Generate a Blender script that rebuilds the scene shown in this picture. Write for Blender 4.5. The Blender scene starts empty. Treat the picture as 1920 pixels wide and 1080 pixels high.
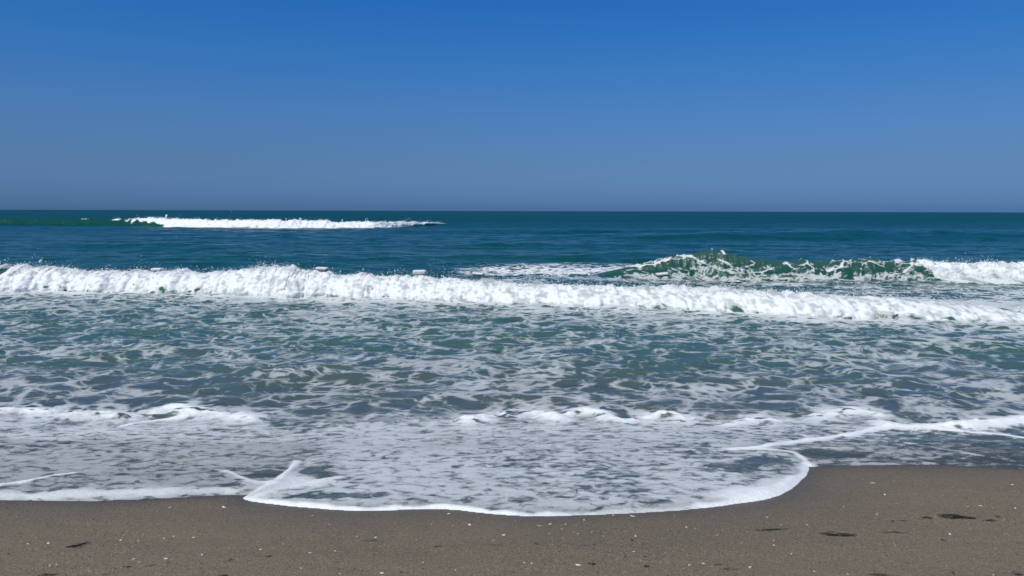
import bpy, math, random
import numpy as np
from mathutils import Matrix, Vector

# ------------------------------------------------------------------ camera, sky, sun, exposure
scene = bpy.context.scene
H = 2.2                       # eye above still water
F = 1397.0                    # focal length in photograph pixels (1920 wide)
PITCH = math.atan((540 - 395.5) / F)
ROLL = math.radians(-0.15)
cam_d = bpy.data.cameras.new("camera")
cam_d.sensor_width = 36.0
cam_d.lens = F / 1920 * 36
cam_d.clip_start = 0.05
cam_d.clip_end = 40000
cam = bpy.data.objects.new("camera", cam_d)
scene.collection.objects.link(cam)
CAM_R = Matrix.Rotation(math.pi / 2 - PITCH, 3, 'X') @ Matrix.Rotation(-ROLL, 3, 'Z')
cam.matrix_world = Matrix.Translation((0, 0, H)) @ CAM_R.to_4x4()
scene.camera = cam

SUN_EL, SUN_AZ = math.radians(57), math.radians(216)     # azimuth from +Y towards +X
world = bpy.data.worlds.new("World")
scene.world = world
world.use_nodes = True
wn = world.node_tree
wn.nodes.clear()
w_out = wn.nodes.new("ShaderNodeOutputWorld")
w_bg = wn.nodes.new("ShaderNodeBackground")
w_sky = wn.nodes.new("ShaderNodeTexSky")
w_sky.sky_type = 'NISHITA'
w_sky.sun_disc = False
w_sky.sun_elevation = SUN_EL
w_sky.sun_rotation = SUN_AZ
w_sky.air_density = 1.0
w_sky.dust_density = 0.6
w_sky.ozone_density = 3.0
w_bg.inputs["Strength"].default_value = 0.10
w_tc = wn.nodes.new("ShaderNodeTexCoord")
w_sep = wn.nodes.new("ShaderNodeSeparateXYZ")
w_ramp = wn.nodes.new("ShaderNodeValToRGB")
w_mul = wn.nodes.new("ShaderNodeMix")
w_mul.data_type = 'RGBA'
w_mul.blend_type = 'MULTIPLY'
w_mul.inputs[0].default_value = 1.0
SKY_RAMP = [(0.0, (0.165, 0.355, 0.88)), (0.011, (0.168, 0.360, 0.88)), (0.061, (0.224, 0.370, 0.70)), (0.131, (0.230, 0.452, 0.79)),
            (0.20, (0.163, 0.499, 0.92)), (0.266, (0.122, 0.492, 1.0)), (0.40, (0.115, 0.48, 1.0))]
els = w_ramp.color_ramp.elements
els[0].position, els[0].color = SKY_RAMP[0][0], (*SKY_RAMP[0][1], 1)
els[1].position, els[1].color = SKY_RAMP[-1][0], (*SKY_RAMP[-1][1], 1)
for p, c in SKY_RAMP[1:-1]:
    e = els.new(p)
    e.color = (*c, 1)
wn.links.new(w_tc.outputs["Generated"], w_sep.inputs[0])
wn.links.new(w_sep.outputs["Z"], w_ramp.inputs[0])
wn.links.new(w_sky.outputs[0], w_mul.inputs[6])
wn.links.new(w_ramp.outputs[0], w_mul.inputs[7])
wn.links.new(w_mul.outputs[2], w_bg.inputs["Color"])
wn.links.new(w_bg.outputs[0], w_out.inputs[0])

sun_d = bpy.data.lights.new("sun", 'SUN')
sun_d.energy = 3.3
sun_d.angle = math.radians(0.5)
sun_d.color = (1.0, 0.955, 0.79)
sun = bpy.data.objects.new("sun", sun_d)
scene.collection.objects.link(sun)
SUN_DIR = Vector((math.sin(SUN_AZ) * math.cos(SUN_EL), math.cos(SUN_AZ) * math.cos(SUN_EL), math.sin(SUN_EL)))
sun.rotation_euler = SUN_DIR.to_track_quat('Z', 'Y').to_euler()

scene.view_settings.view_transform = 'Standard'
scene.view_settings.look = 'None'
scene.view_settings.exposure = 0.0
scene.view_settings.gamma = 1.0
scene.cycles.use_denoising = True
scene.cycles.max_bounces = 8
scene.cycles.transparent_max_bounces = 12
scene.cycles.caustics_reflective = False
scene.cycles.caustics_refractive = False

# ------------------------------------------------------------------ helpers
rng = np.random.default_rng(7)
random.seed(7)
RM = np.array(CAM_R)


def ray(u, v):
    u, v = np.asarray(u, float), np.asarray(v, float)
    d = np.stack([(u - 960) / F, -(v - 540) / F, -np.ones_like(u)], -1)
    return d @ RM.T


def at_depth(u, v, y):
    """world point seen at (u, v) on the vertical plane y metres out"""
    r = ray(u, v)
    k = np.asarray(y, float) / r[..., 1]
    return r[..., 0] * k, H + r[..., 2] * k


def sand_z(x, y):
    y = np.asarray(y, float)
    z = 0.62 - 0.085 * y
    z = np.where(y < 0, 0.62 + 0.9 * (1 - np.exp(y / 14)), z)
    z = np.where(z < -0.4, -0.4 - 1.8 * (1 - np.exp((z + 0.4) / 1.8)), z)
    return z + 0.012 * np.sin(x * 0.9 + 0.4) * np.exp(-((y - 5) / 6) ** 2)


def on_sand(pts, dz=0.0):
    """pixels -> points on the sloping beach (or the still water beyond it)"""
    pts = np.asarray(pts, float)
    r = ray(pts[:, 0], pts[:, 1])
    z = np.zeros(len(pts))
    for _ in range(12):
        k = (z - H) / r[:, 2]
        x, y = r[:, 0] * k, r[:, 1] * k
        z = np.maximum(sand_z(x, y), 0) + dz
    return np.stack([x, y], -1)


_perm = np.random.default_rng(11).permutation(256)
PERM = np.concatenate([_perm, _perm, _perm])
_g = np.random.default_rng(12).random(256) * 2 * math.pi
GX, GY = np.cos(_g), np.sin(_g)
_v3 = np.random.default_rng(13).normal(size=(256, 3))
G3 = _v3 / np.linalg.norm(_v3, axis=1, keepdims=True)


def perlin(x, y, seed=0):
    x = np.asarray(x, float) + seed * 17.31
    y = np.asarray(y, float) - seed * 9.77
    xi, yi = np.floor(x).astype(np.int64), np.floor(y).astype(np.int64)
    xf, yf = x - xi, y - yi
    xi &= 255
    yi &= 255
    u = xf * xf * xf * (xf * (xf * 6 - 15) + 10)
    v = yf * yf * yf * (yf * (yf * 6 - 15) + 10)
    a, b = PERM[xi], PERM[xi + 1]
    h00, h10, h01, h11 = PERM[a + yi], PERM[b + yi], PERM[a + yi + 1], PERM[b + yi + 1]
    n00 = GX[h00] * xf + GY[h00] * yf
    n10 = GX[h10] * (xf - 1) + GY[h10] * yf
    n01 = GX[h01] * xf + GY[h01] * (yf - 1)
    n11 = GX[h11] * (xf - 1) + GY[h11] * (yf - 1)
    n0 = n00 + u * (n10 - n00)
    n1 = n01 + u * (n11 - n01)
    return (n0 + v * (n1 - n0)) * 1.5


def perlin3(p, seed=0):
    p = p + seed * np.array([13.7, 7.9, 3.3])
    i = np.floor(p).astype(np.int64)
    f = p - i
    i &= 255
    w = f * f * f * (f * (f * 6 - 15) + 10)
    out = 0
    for dx in (0, 1):
        for dy in (0, 1):
            for dz in (0, 1):
                h = PERM[PERM[PERM[i[..., 0] + dx] + i[..., 1] + dy] + i[..., 2] + dz]
                g = G3[h]
                n = g[..., 0] * (f[..., 0] - dx) + g[..., 1] * (f[..., 1] - dy) + g[..., 2] * (f[..., 2] - dz)
                wt = (w[..., 0] if dx else 1 - w[..., 0]) * (w[..., 1] if dy else 1 - w[..., 1]) * (w[..., 2] if dz else 1 - w[..., 2])
                out = out + n * wt
    return out * 1.4


def fbm(x, y, octaves=4, seed=0, gain=0.5):
    s, a, t = 0, 1.0, 0
    for o in range(octaves):
        s = s + a * perlin(x * 2 ** o, y * 2 ** o, seed + o)
        t += a
        a *= gain
    return s / t


def sstep(a, b, x):
    t = np.clip((x - a) / (b - a), 0, 1)
    return t * t * (3 - 2 * t)


def seg_dist(px, py, line):
    best = np.full(px.shape, 1e9)
    for (x0, y0), (x1, y1) in zip(line[:-1], line[1:]):
        dx, dy = x1 - x0, y1 - y0
        L = dx * dx + dy * dy + 1e-12
        t = np.clip(((px - x0) * dx + (py - y0) * dy) / L, 0, 1)
        best = np.minimum(best, (px - x0 - t * dx) ** 2 + (py - y0 - t * dy) ** 2)
    return np.sqrt(best)


def poly_sd(px, py, poly):
    """signed distance, positive inside"""
    ring = list(poly) + [poly[0]]
    d = seg_dist(px, py, ring)
    inside = np.zeros(px.shape, bool)
    for (x0, y0), (x1, y1) in zip(ring[:-1], ring[1:]):
        c = (y0 > py) != (y1 > py)
        inside ^= c & (px < (x1 - x0) * (py - y0) / (y1 - y0 + 1e-12) + x0)
    return np.where(inside, d, -d)


def smooth_line(pts, n=8):
    """Catmull-Rom through the points"""
    p = np.asarray(pts, float)
    p = np.vstack([2 * p[0] - p[1], p, 2 * p[-1] - p[-2]])
    out = []
    for i in range(1, len(p) - 2):
        for t in np.linspace(0, 1, n, endpoint=False):
            a, b, c, d = p[i - 1], p[i], p[i + 1], p[i + 2]
            out.append(0.5 * (2 * b + (c - a) * t + (2 * a - 5 * b + 4 * c - d) * t * t + (3 * b - a - 3 * c + d) * t ** 3))
    out.append(p[-2])
    return np.array(out)


def mesh_from(name, verts, faces, mat, parent=None, smooth=True, attrs=None):
    me = bpy.data.meshes.new(name)
    verts = np.asarray(verts, np.float32)
    faces = np.asarray(faces, np.int32)
    k = faces.shape[1]
    me.vertices.add(len(verts))
    me.vertices.foreach_set("co", verts.ravel())
    me.loops.add(faces.size)
    me.loops.foreach_set("vertex_index", faces.ravel())
    me.polygons.add(len(faces))
    me.polygons.foreach_set("loop_start", np.arange(0, faces.size, k, dtype=np.int32))
    me.polygons.foreach_set("loop_total", np.full(len(faces), k, np.int32))
    me.update(calc_edges=True)
    me.polygons.foreach_set("use_smooth", np.full(len(faces), smooth, bool))
    for an, av in (attrs or {}).items():
        a = me.attributes.new(an, 'FLOAT', 'POINT')
        a.data.foreach_set("value", np.asarray(av, np.float32).ravel())
    me.materials.append(mat)
    o = bpy.data.objects.new(name, me)
    scene.collection.objects.link(o)
    if parent is not None:
        o.parent = parent
    return o


def grid_faces(nr, nc):
    i = np.arange(nr * nc).reshape(nr, nc)
    return np.stack([i[:-1, :-1], i[:-1, 1:], i[1:, 1:], i[1:, :-1]], -1).reshape(-1, 4)


def tag(o, label=None, cat=None, group=None, kind=None):
    if label:
        o["label"] = label
    if cat:
        o["category"] = cat
    if group:
        o["group"] = group
    if kind:
        o["kind"] = kind
    return o


# ------------------------------------------------------------------ materials
class NT:
    def __init__(self, name):
        self.m = bpy.data.materials.new(name)
        self.m.use_nodes = True
        self.t = self.m.node_tree
        self.t.nodes.clear()
        self.out = self.t.nodes.new("ShaderNodeOutputMaterial")

    def n(self, typ, **kw):
        nd = self.t.nodes.new("ShaderNode" + typ)
        for k, v in kw.items():
            setattr(nd, k, v)
        return nd

    def put(self, sock, val):
        if hasattr(val, "is_linked") or hasattr(val, "links"):
            self.t.links.new(val, sock)
        else:
            sock.default_value = val

    def math(self, op, a, b=None, c=None, clamp=False):
        nd = self.n("Math", operation=op, use_clamp=clamp)
        for i, x in enumerate((a, b, c)):
            if x is not None:
                self.put(nd.inputs[i], x)
        return nd.outputs[0]

    def attr(self, name):
        return self.n("Attribute", attribute_name=name).outputs["Fac"]

    def noise(self, vec, scale, detail=3, rough=0.55, dist=0.0):
        nd = self.n("TexNoise")
        self.put(nd.inputs["Vector"], vec)
        nd.inputs["Scale"].default_value = scale
        nd.inputs["Detail"].default_value = detail
        nd.inputs["Roughness"].default_value = rough
        nd.inputs["Distortion"].default_value = dist
        return nd.outputs["Fac"]

    def step(self, a, b, x):
        nd = self.n("MapRange", interpolation_type='SMOOTHSTEP')
        self.put(nd.inputs["Value"], x)
        self.put(nd.inputs["From Min"], a)
        self.put(nd.inputs["From Max"], b)
        return nd.outputs[0]

    def mix(self, f, a, b):
        nd = self.n("Mix", data_type='RGBA')
        self.put(nd.inputs[0], f)
        self.put(nd.inputs[6], a if not isinstance(a, tuple) else (*a, 1))
        self.put(nd.inputs[7], b if not isinstance(b, tuple) else (*b, 1))
        return nd.outputs[2]

    def mapping(self, vec, scale):
        nd = self.n("Mapping")
        self.put(nd.inputs["Vector"], vec)
        nd.inputs["Scale"].default_value = scale
        return nd.outputs[0]

    def bump(self, h, strength, dist, normal=None):
        nd = self.n("Bump")
        self.put(nd.inputs["Height"], h)
        nd.inputs["Strength"].default_value = strength
        nd.inputs["Distance"].default_value = dist
        if normal is not None:
            self.put(nd.inputs["Normal"], normal)
        return nd.outputs[0]


def water_material():
    """sea water with floating foam; vertex attributes say where foam lies and how deep or lit-through the water is"""
    g = NT("sea_water")
    pos = g.n("NewGeometry").outputs["Position"]
    foam, opac, shal_lit, thick = g.attr("foam"), g.attr("opacity"), g.attr("shallow_lit"), g.attr("thick")
    # domain warp
    wn_ = g.n("TexNoise")
    g.put(wn_.inputs["Vector"], pos)
    wn_.inputs["Scale"].default_value = 1.1
    wn_.inputs["Detail"].default_value = 3
    sub = g.n("VectorMath", operation='SUBTRACT')
    g.put(sub.inputs[0], wn_.outputs["Color"])
    sub.inputs[1].default_value = (0.5, 0.5, 0.5)
    sc = g.n("VectorMath", operation='SCALE')
    g.put(sc.inputs[0], sub.outputs[0])
    sc.inputs["Scale"].default_value = 0.9
    add = g.n("VectorMath", operation='ADD')
    g.put(add.inputs[0], pos)
    g.put(add.inputs[1], sc.outputs[0])
    wp = g.mapping(add.outputs[0], (0.75, 1.0, 1.0))
    # lacy network: cell borders at two sizes, broken by cloudy noise
    def lace(scale):
        v = g.n("TexVoronoi", feature='DISTANCE_TO_EDGE', voronoi_dimensions='3D')
        g.put(v.inputs["Vector"], wp)
        v.inputs["Scale"].default_value = scale
        v.inputs["Randomness"].default_value = 1.0
        return g.math('SUBTRACT', 1.0, g.math('MULTIPLY', v.outputs["Distance"], 3.2, clamp=True))
    l1, l2 = lace(2.5), lace(7.0)
    c1 = g.noise(wp, 2.6, 6, 0.66)
    c2 = g.noise(wp, 9.0, 4, 0.6)
    h = g.math('ADD', g.math('MULTIPLY', l1, 0.26), g.math('MULTIPLY', l2, 0.18))
    h = g.math('ADD', h, g.math('MULTIPLY', c1, 0.46))
    h = g.math('ADD', h, g.math('MULTIPLY', c2, 0.32))          # about 0.35 .. 0.95, centre .66
    thr = g.math('SUBTRACT', 1.02, g.math('MULTIPLY', foam, 0.70))
    cov_a = g.step(g.math('SUBTRACT', thr, 0.11), g.math('ADD', thr, 0.13), h)
    # on the swash: a film of bubbles torn into many small holes
    sc2 = g.n("VectorMath", operation='SCALE')
    g.put(sc2.inputs[0], sub.outputs[0])
    sc2.inputs["Scale"].default_value = 0.30
    add2 = g.n("VectorMath", operation='ADD')
    g.put(add2.inputs[0], pos)
    g.put(add2.inputs[1], sc2.outputs[0])
    sp_ = g.mapping(add2.outputs[0], (0.62, 1.0, 1.0))
    s1 = g.noise(sp_, 12.5, 4, 0.60, 0.5)
    s2 = g.noise(sp_, 1.7, 3, 0.55)
    hs = g.math('ADD', g.math('MULTIPLY', s1, 0.78), g.math('MULTIPLY', s2, 0.22))
    th2 = g.math('SUBTRACT', 0.72, g.math('MULTIPLY', foam, 0.35))
    cov_s = g.step(g.math('SUBTRACT', th2, 0.10), g.math('ADD', th2, 0.09), hs)
    cov_s = g.math('MULTIPLY', cov_s, g.math('ADD', 0.72, g.math('MULTIPLY', c1, 0.55)), clamp=True)
    sw = g.attr("swash")
    cov = g.math('ADD', g.math('MULTIPLY', cov_a, g.math('SUBTRACT', 1.0, sw)), g.math('MULTIPLY', cov_s, sw))
    fac = g.math('MULTIPLY', cov, opac, clamp=True)
    # water body
    deep = g.mix(g.step(0.0, 0.22, shal_lit), (0.0015, 0.058, 0.066), (0.005, 0.066, 0.050))
    deep = g.mix(g.step(0.22, 0.52, shal_lit), deep, (0.056, 0.122, 0.104))
    body = g.mix(g.step(0.66, 1.0, shal_lit), deep, (0.080, 0.106, 0.102))
    # ripples
    rp = g.mapping(pos, (0.6, 1.0, 1.0))
    r1 = g.noise(rp, 2.2, 4, 0.6)
    r2 = g.noise(rp, 11.0, 3, 0.6)
    far = g.noise(g.mapping(pos, (0.35, 1.0, 1.0)), 0.35, 4, 0.6)
    b0 = g.bump(far, 0.5, 1.2)
    b1 = g.bump(r1, 0.55, 0.16, b0)
    b2 = g.bump(r2, 0.5, 0.03, b1)
    wat = g.n("BsdfPrincipled")
    g.put(wat.inputs["Base Color"], body)
    g.put(wat.inputs["Roughness"], g.math('ADD', 0.12, g.math('MULTIPLY', g.attr('chop'), 0.30)))
    wat.inputs["IOR"].default_value = 1.333
    g.put(wat.inputs["Specular IOR Level"], g.math('SUBTRACT', 0.36, g.math('MULTIPLY', g.attr('chop'), 0.16)))
    g.put(wat.inputs["Normal"], b2)
    # foam
    f1 = g.noise(pos, 26.0, 4, 0.65)
    fb = g.bump(f1, 0.6, 0.022)
    fo = g.n("BsdfPrincipled")
    g.put(fo.inputs["Base Color"], g.mix(g.noise(pos, 9.0, 4, 0.6), (0.84, 0.87, 0.87), (0.93, 0.93, 0.92)))
    fo.inputs["Roughness"].default_value = 0.7
    fo.inputs["Specular IOR Level"].default_value = 0.25
    g.put(fo.inputs["Normal"], fb)
    ms = g.n("MixShader")
    g.put(ms.inputs[0], fac)
    g.put(ms.inputs[1], wat.outputs[0])
    g.put(ms.inputs[2], fo.outputs[0])
    # clear film where the sheet thins out over the sand
    a = g.step(0.0, 0.045, thick)
    a = g.math('MAXIMUM', g.math('ADD', g.math('MULTIPLY', a, 0.6), 0.4), fac)
    a = g.math('MULTIPLY', a, g.step(0.0, 0.0035, thick))
    tr = g.n("BsdfTransparent")
    m2 = g.n("MixShader")
    g.put(m2.inputs[0], a)
    g.put(m2.inputs[1], tr.outputs[0])
    g.put(m2.inputs[2], ms.outputs[0])
    g.put(g.out.inputs[0], m2.outputs[0])
    return g.m


def sand_material():
    g = NT("beach_sand")
    pos = g.n("NewGeometry").outputs["Position"]
    wet = g.attr("wet")
    grain = g.noise(pos, 120.0, 3, 0.7)
    mid = g.noise(pos, 42.0, 3, 0.65)
    big = g.noise(g.mapping(pos, (0.5, 1.4, 1)), 1.6, 5, 0.6)
    col = g.mix(g.step(0.30, 0.72, grain), (0.092, 0.071, 0.043), (0.300, 0.242, 0.158))
    col = g.mix(g.math('MULTIPLY', g.step(0.35, 0.7, mid), 0.45), col, (0.122, 0.093, 0.060))
    col = g.mix(g.math('MULTIPLY', g.step(0.42, 0.75, big), 0.35), col, (0.205, 0.162, 0.108))
    speck = g.n("TexVoronoi", feature='F1')
    g.put(speck.inputs["Vector"], pos)
    speck.inputs["Scale"].default_value = 46.0
    srnd = g.n("SeparateColor")
    g.put(srnd.inputs[0], speck.outputs["Color"])
    sp = g.math('MULTIPLY', g.math('LESS_THAN', speck.outputs["Distance"], 0.22), g.math('GREATER_THAN', srnd.outputs[0], 0.90))
    col = g.mix(g.math('MULTIPLY', sp, 0.55), col, (0.30, 0.27, 0.22))
    sd = g.math('MULTIPLY', g.math('LESS_THAN', speck.outputs["Distance"], 0.3), g.math('LESS_THAN', srnd.outputs[1], 0.10))
    col = g.mix(g.math('MULTIPLY', sd, 0.6), col, (0.035, 0.028, 0.022))
    dark = g.n("HueSaturation")
    g.put(dark.inputs["Color"], col)
    g.put(dark.inputs["Value"], g.math('SUBTRACT', 1.0, g.math('MULTIPLY', wet, 0.42)))
    p = g.n("BsdfPrincipled")
    g.put(p.inputs["Base Color"], dark.outputs[0])
    g.put(p.inputs["Roughness"], g.math('SUBTRACT', 0.85, g.math('MULTIPLY', wet, 0.45)))
    hh = g.math('ADD', g.math('MULTIPLY', grain, 0.4), mid)
    g.put(p.inputs["Normal"], g.bump(hh, 0.55, 0.012))
    g.put(g.out.inputs[0], p.outputs[0])
    return g.m


def simple_material(name, c1, c2, rough, scale, bump=0.3, bdist=0.004, sheen=None):
    g = NT(name)
    pos = g.n("TexCoord").outputs["Object"]
    nz = g.noise(pos, scale, 4, 0.6)
    p = g.n("BsdfPrincipled")
    g.put(p.inputs["Base Color"], g.mix(g.step(0.3, 0.7, nz), c1, c2))
    p.inputs["Roughness"].default_value = rough
    g.put(p.inputs["Normal"], g.bump(nz, bump, bdist))
    g.put(g.out.inputs[0], p.outputs[0])
    return g.m


M_WATER = water_material()
M_SAND = sand_material()
M_SHELL = simple_material("shell", (0.62, 0.58, 0.52), (0.80, 0.78, 0.73), 0.45, 60)
M_SHELL_TAN = simple_material("tan_shell", (0.38, 0.31, 0.23), (0.60, 0.53, 0.44), 0.5, 60)
M_WEED = simple_material("seaweed", (0.012, 0.010, 0.006), (0.024, 0.018, 0.010), 0.85, 40)
M_PEBBLE_D = simple_material("dark_pebble", (0.025, 0.021, 0.018), (0.06, 0.05, 0.04), 0.6, 50)
M_PEBBLE_L = simple_material("pale_pebble", (0.26, 0.23, 0.18), (0.48, 0.43, 0.36), 0.7, 50)
M_FLOAT = simple_material("white_float_plastic", (0.74, 0.74, 0.72), (0.82, 0.82, 0.80), 0.4, 6, 0.1)
M_FLOAT_SHADE = simple_material("shaded_float_underside", (0.07, 0.075, 0.07), (0.13, 0.13, 0.12), 0.6, 8)  # shade below the floats under a high sun, put into a dark colour
M_ROPE = simple_material("rope", (0.30, 0.26, 0.18), (0.42, 0.38, 0.30), 0.9, 30)

# ------------------------------------------------------------------ outlines traced on the beach (metres)
EDGE_LEFT = smooth_line(on_sand([(-700, 952), (-400, 944), (-150, 938), (0, 938), (150, 940), (300, 935), (430, 929), (560, 930)]))
EDGE_RIGHT = smooth_line(on_sand([(1380, 872), (1500, 876), (1600, 873), (1750, 872), (1850, 876), (1920, 880), (2050, 886), (2300, 890), (2700, 900)]))
LOBE_FRONT = smooth_line(on_sand([(455, 936), (480, 942), (560, 951), (640, 957), (700, 958.5), (760, 956), (830, 955), (900, 961.5), (950, 966.5), (1010, 968),
                                  (1100, 966), (1200, 962), (1300, 955), (1390, 944), (1460, 930), (1500, 903), (1516, 881), (1506, 864), (1478, 852), (1420, 846), (1370, 848)]))
SHEET = np.vstack([EDGE_LEFT, on_sand([(700, 920), (1100, 900)]), EDGE_RIGHT, [[40, 30], [-40, 30]]])
LOBE = np.vstack([LOBE_FRONT, on_sand([(1480, 834), (1600, 817), (1662, 800)]), [[5, 12], [-4, 12]], on_sand([(600, 800), (556, 872), (536, 893), (500, 914), (466, 930)])])

# (pixels, half width in metres, strength)
RIMS = [
    (LOBE_FRONT[:66], 0.045, 1.0), (LOBE_FRONT[64:82], 0.028, 0.75), (LOBE_FRONT[80:100], 0.04, 0.40), (LOBE_FRONT[98:132], 0.065, 0.85), (LOBE_FRONT[131:], 0.03, 0.7),
    (smooth_line(on_sand([(-300, 934), (0, 932), (100, 932), (250, 927), (430, 922)])), 0.10, 0.62),
    (smooth_line(on_sand([(-80, 934), (0, 915.5), (50, 908), (95, 900), (140, 893)])), 0.022, 0.95),
    (smooth_line(on_sand([(425, 889), (450, 899), (480, 909), (520, 914)])), 0.025, 0.7),
    (smooth_line(on_sand([(556, 872), (540, 890), (510, 912), (470, 932)])), 0.035, 0.9),
    (smooth_line(on_sand([(640, 905), (580, 915), (520, 928), (480, 938)])), 0.04, 0.6),
    (smooth_line(on_sand([(1365, 849), (1440, 841), (1480, 835), (1540, 828), (1600, 818), (1640, 807), (1664, 801)])), 0.06, 1.0),
    (smooth_line(on_sand([(1664, 801), (1720, 806), (1800, 813), (1870, 819), (1920, 825), (2000, 834)])), 0.035, 0.95),
    (smooth_line(on_sand([(1664, 799), (1760, 804), (1850, 799), (1920, 793), (2050, 790)])), 0.12, 1.0),
    (smooth_line(on_sand([(1700, 836), (1800, 852), (1920, 871), (2000, 880)])), 0.02, 0.35),
    (smooth_line(on_sand([(1490, 846), (1560, 845), (1600, 846)])), 0.03, 0.4),
    (smooth_line(on_sand([(235, 801), (265, 794), (300, 788), (345, 783)])), 0.05, 0.9),
    (smooth_line(on_sand([(1500, 905), (1440, 925), (1360, 937)])), 0.10, 0.75),
]
# low shore-break crests: pixels of the crest, height
SHORE = [
    ([(-200, 778), (-100, 775), (0, 776), (100, 780), (180, 782), (250, 784), (320, 772), (370, 778), (470, 788)], 0.10),
    ([(880, 792), (940, 782), (990, 776), (1050, 786), (1090, 776), (1130, 784), (1180, 792), (1240, 782), (1290, 792)], 0.12),
    ([(1370, 800), (1410, 793), (1445, 789)], 0.07),
    ([(1540, 785), (1600, 775), (1640, 780)], 0.07),
    ([(1740, 807), (1820, 802), (1880, 794), (1930, 790), (2050, 786)], 0.10),
]
SHORE = [(smooth_line(on_sand(p)), h * 0.45) for p, h in SHORE]
AREAS = [(smooth_line(on_sand([(425, 889), (470, 903), (505, 906), (530, 893), (555, 872), (560, 888), (580, 904), (640, 906), (600, 917), (525, 929), (500, 942), (455, 936), (478, 920), (450, 906), (425, 889)])), 0.72)]
HOLES = [(on_sand([(u, v)])[0], rx, ry) for u, v, rx, ry in [(503, 893, 0.10, 0.10), (588, 889, 0.10, 0.13), (612, 899, 0.09, 0.08), (440, 915, 0.08, 0.08), (660, 938, 0.30, 0.07), (560, 940, 0.16, 0.04), (1440, 872, 0.20, 0.14), (1380, 885, 0.22, 0.12), (1560, 855, 0.3, 0.12)]]

# ------------------------------------------------------------------ breakers: toe and crest traced, turned to metres
class Breaker:
    """a bore: toe line on the water, crest line above it"""
    def __init__(self, toe, crest, run, scale=1.0):
        toe, crest = np.asarray(toe, float), np.asarray(crest, float)
        r = ray(toe[:, 0], toe[:, 1])
        k = -H / r[:, 2]
        self.tx, self.ty = r[:, 0] * k, r[:, 1] * k
        yc = np.interp(crest[:, 0], toe[:, 0], self.ty) + run
        self.cx, self.cz = at_depth(crest[:, 0], crest[:, 1], yc)
        self.run = run
        self.k = scale

    def toe_y(self, x):
        return np.interp(x, self.tx, self.ty)

    def crest_z(self, x):
        w = 0.25 * self.run
        z = sum(np.interp(x + o * w, self.cx, self.cz) * q for o, q in ((-2, .12), (-1, .24), (0, .28), (1, .24), (2, .12)))
        return np.maximum(z * self.k, 0.02)


MAIN = Breaker(
    toe=[(-500, 537), (-200, 540), (0, 546), (120, 550), (250, 550), (400, 554), (530, 559), (650, 561), (800, 565), (1000, 572), (1150, 577), (1280, 583), (1400, 589), (1500, 596), (1700, 601), (1920, 604), (2150, 609), (2500, 617)],
    crest=[(-500, 486), (-200, 488), (0, 495), (90, 500), (180, 506), (250, 508), (350, 506), (400, 511), (440, 503), (490, 501), (530, 493), (560, 503), (640, 512), (720, 517), (800, 517), (900, 523), (1000, 531), (1100, 534), (1200, 535), (1290, 537), (1340, 533), (1400, 541), (1500, 548), (1600, 554), (1700, 559), (1800, 568), (1920, 580), (2150, 590), (2500, 600)],
    run=0.85, scale=0.88)
SECOND = Breaker(
    toe=[(1060, 521), (1180, 521), (1300, 522), (1400, 524), (1500, 525), (1700, 527), (1920, 532), (2150, 536), (2500, 540)],
    crest=[(1060, 521), (1120, 515), (1180, 497), (1240, 482), (1300, 470), (1345, 464), (1390, 477), (1440, 486), (1520, 485), (1580, 484), (1620, 480), (1680, 487), (1715, 484), (1760, 491), (1920, 491), (2150, 488), (2500, 486)],
    run=0.7, scale=0.90)
FAR = Breaker(
    toe=[(-400, 421), (0, 422), (200, 424), (300, 427), (500, 429), (700, 428), (800, 424), (850, 421)],
    crest=[(-400, 407), (0, 406), (120, 407), (210, 408), (290, 407), (400, 411), (520, 410), (650, 414), (760, 415), (815, 416), (850, 419)],
    run=2.2, scale=0.78)

# ------------------------------------------------------------------ sea surface height
def bore_base(B, x, y, k=0.8):
    """smooth swell hidden beneath a breaker"""
    s = (y - B.toe_y(x)) / B.run
    c = B.crest_z(x) * k
    up = sstep(0.15, 1.15, s)
    down = np.exp(-np.maximum(s - 1.2, 0) ** 2 / (2 * 1.6 ** 2))
    edge = sstep(B.tx[0] - 1, B.tx[0] + 2, x) * (1 - sstep(B.tx[-1] - 2, B.tx[-1] + 1, x))
    return c * up * down * edge


SWELLS = [  # distance, x centre, x half width, height, thickness, tilt
    (57, 34, 30, 0.62, 2.4, 0.02), (76, 24, 40, 0.50, 3.0, 0.03), (43, -22, 7, 0.22, 1.6, -0.05), (34, -14, 6, 0.16, 1.4, 0.10),
    (120, 60, 70, 0.5, 5.0, 0.02), (48, 8, 14, 0.16, 1.8, 0.04), (36, 2, 7, 0.12, 1.3, -0.03), (160, -40, 90, 0.6, 7, 0.0), (240, 30, 120, 0.7, 9, 0.0),
]


def chop(x, y):
    a = sstep(5.2, 8.5, y)
    b = 1 - sstep(18, 24, y)
    wx, wy = x + 0.5 * perlin(x * 0.5, y * 0.5, 3), y + 0.5 * perlin(x * 0.5, y * 0.5, 4)
    n1 = 1 - np.abs(perlin(wx * 0.55, wy * 1.05, 5)) * 2
    n2 = 1 - np.abs(perlin(wx * 1.3, wy * 2.3, 6)) * 2
    n3 = perlin(wx * 3.1, wy * 5.2, 7)
    near = 0.042 * n1 + 0.024 * n2 + 0.011 * n3
    m1 = perlin(wx * 0.16, wy * 0.42, 8)
    m2 = perlin(wx * 0.42, wy * 1.0, 9)
    m3 = perlin(wx * 1.0, wy * 2.2, 10)
    off = 0.100 * m1 + 0.060 * m2 + 0.024 * m3
    return a * (near * (0.35 + 0.65 * sstep(6, 10, y)) * (0.35 + 0.65 * b) + off * (1 - b) * (1 - sstep(300, 1500, y)))


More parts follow.
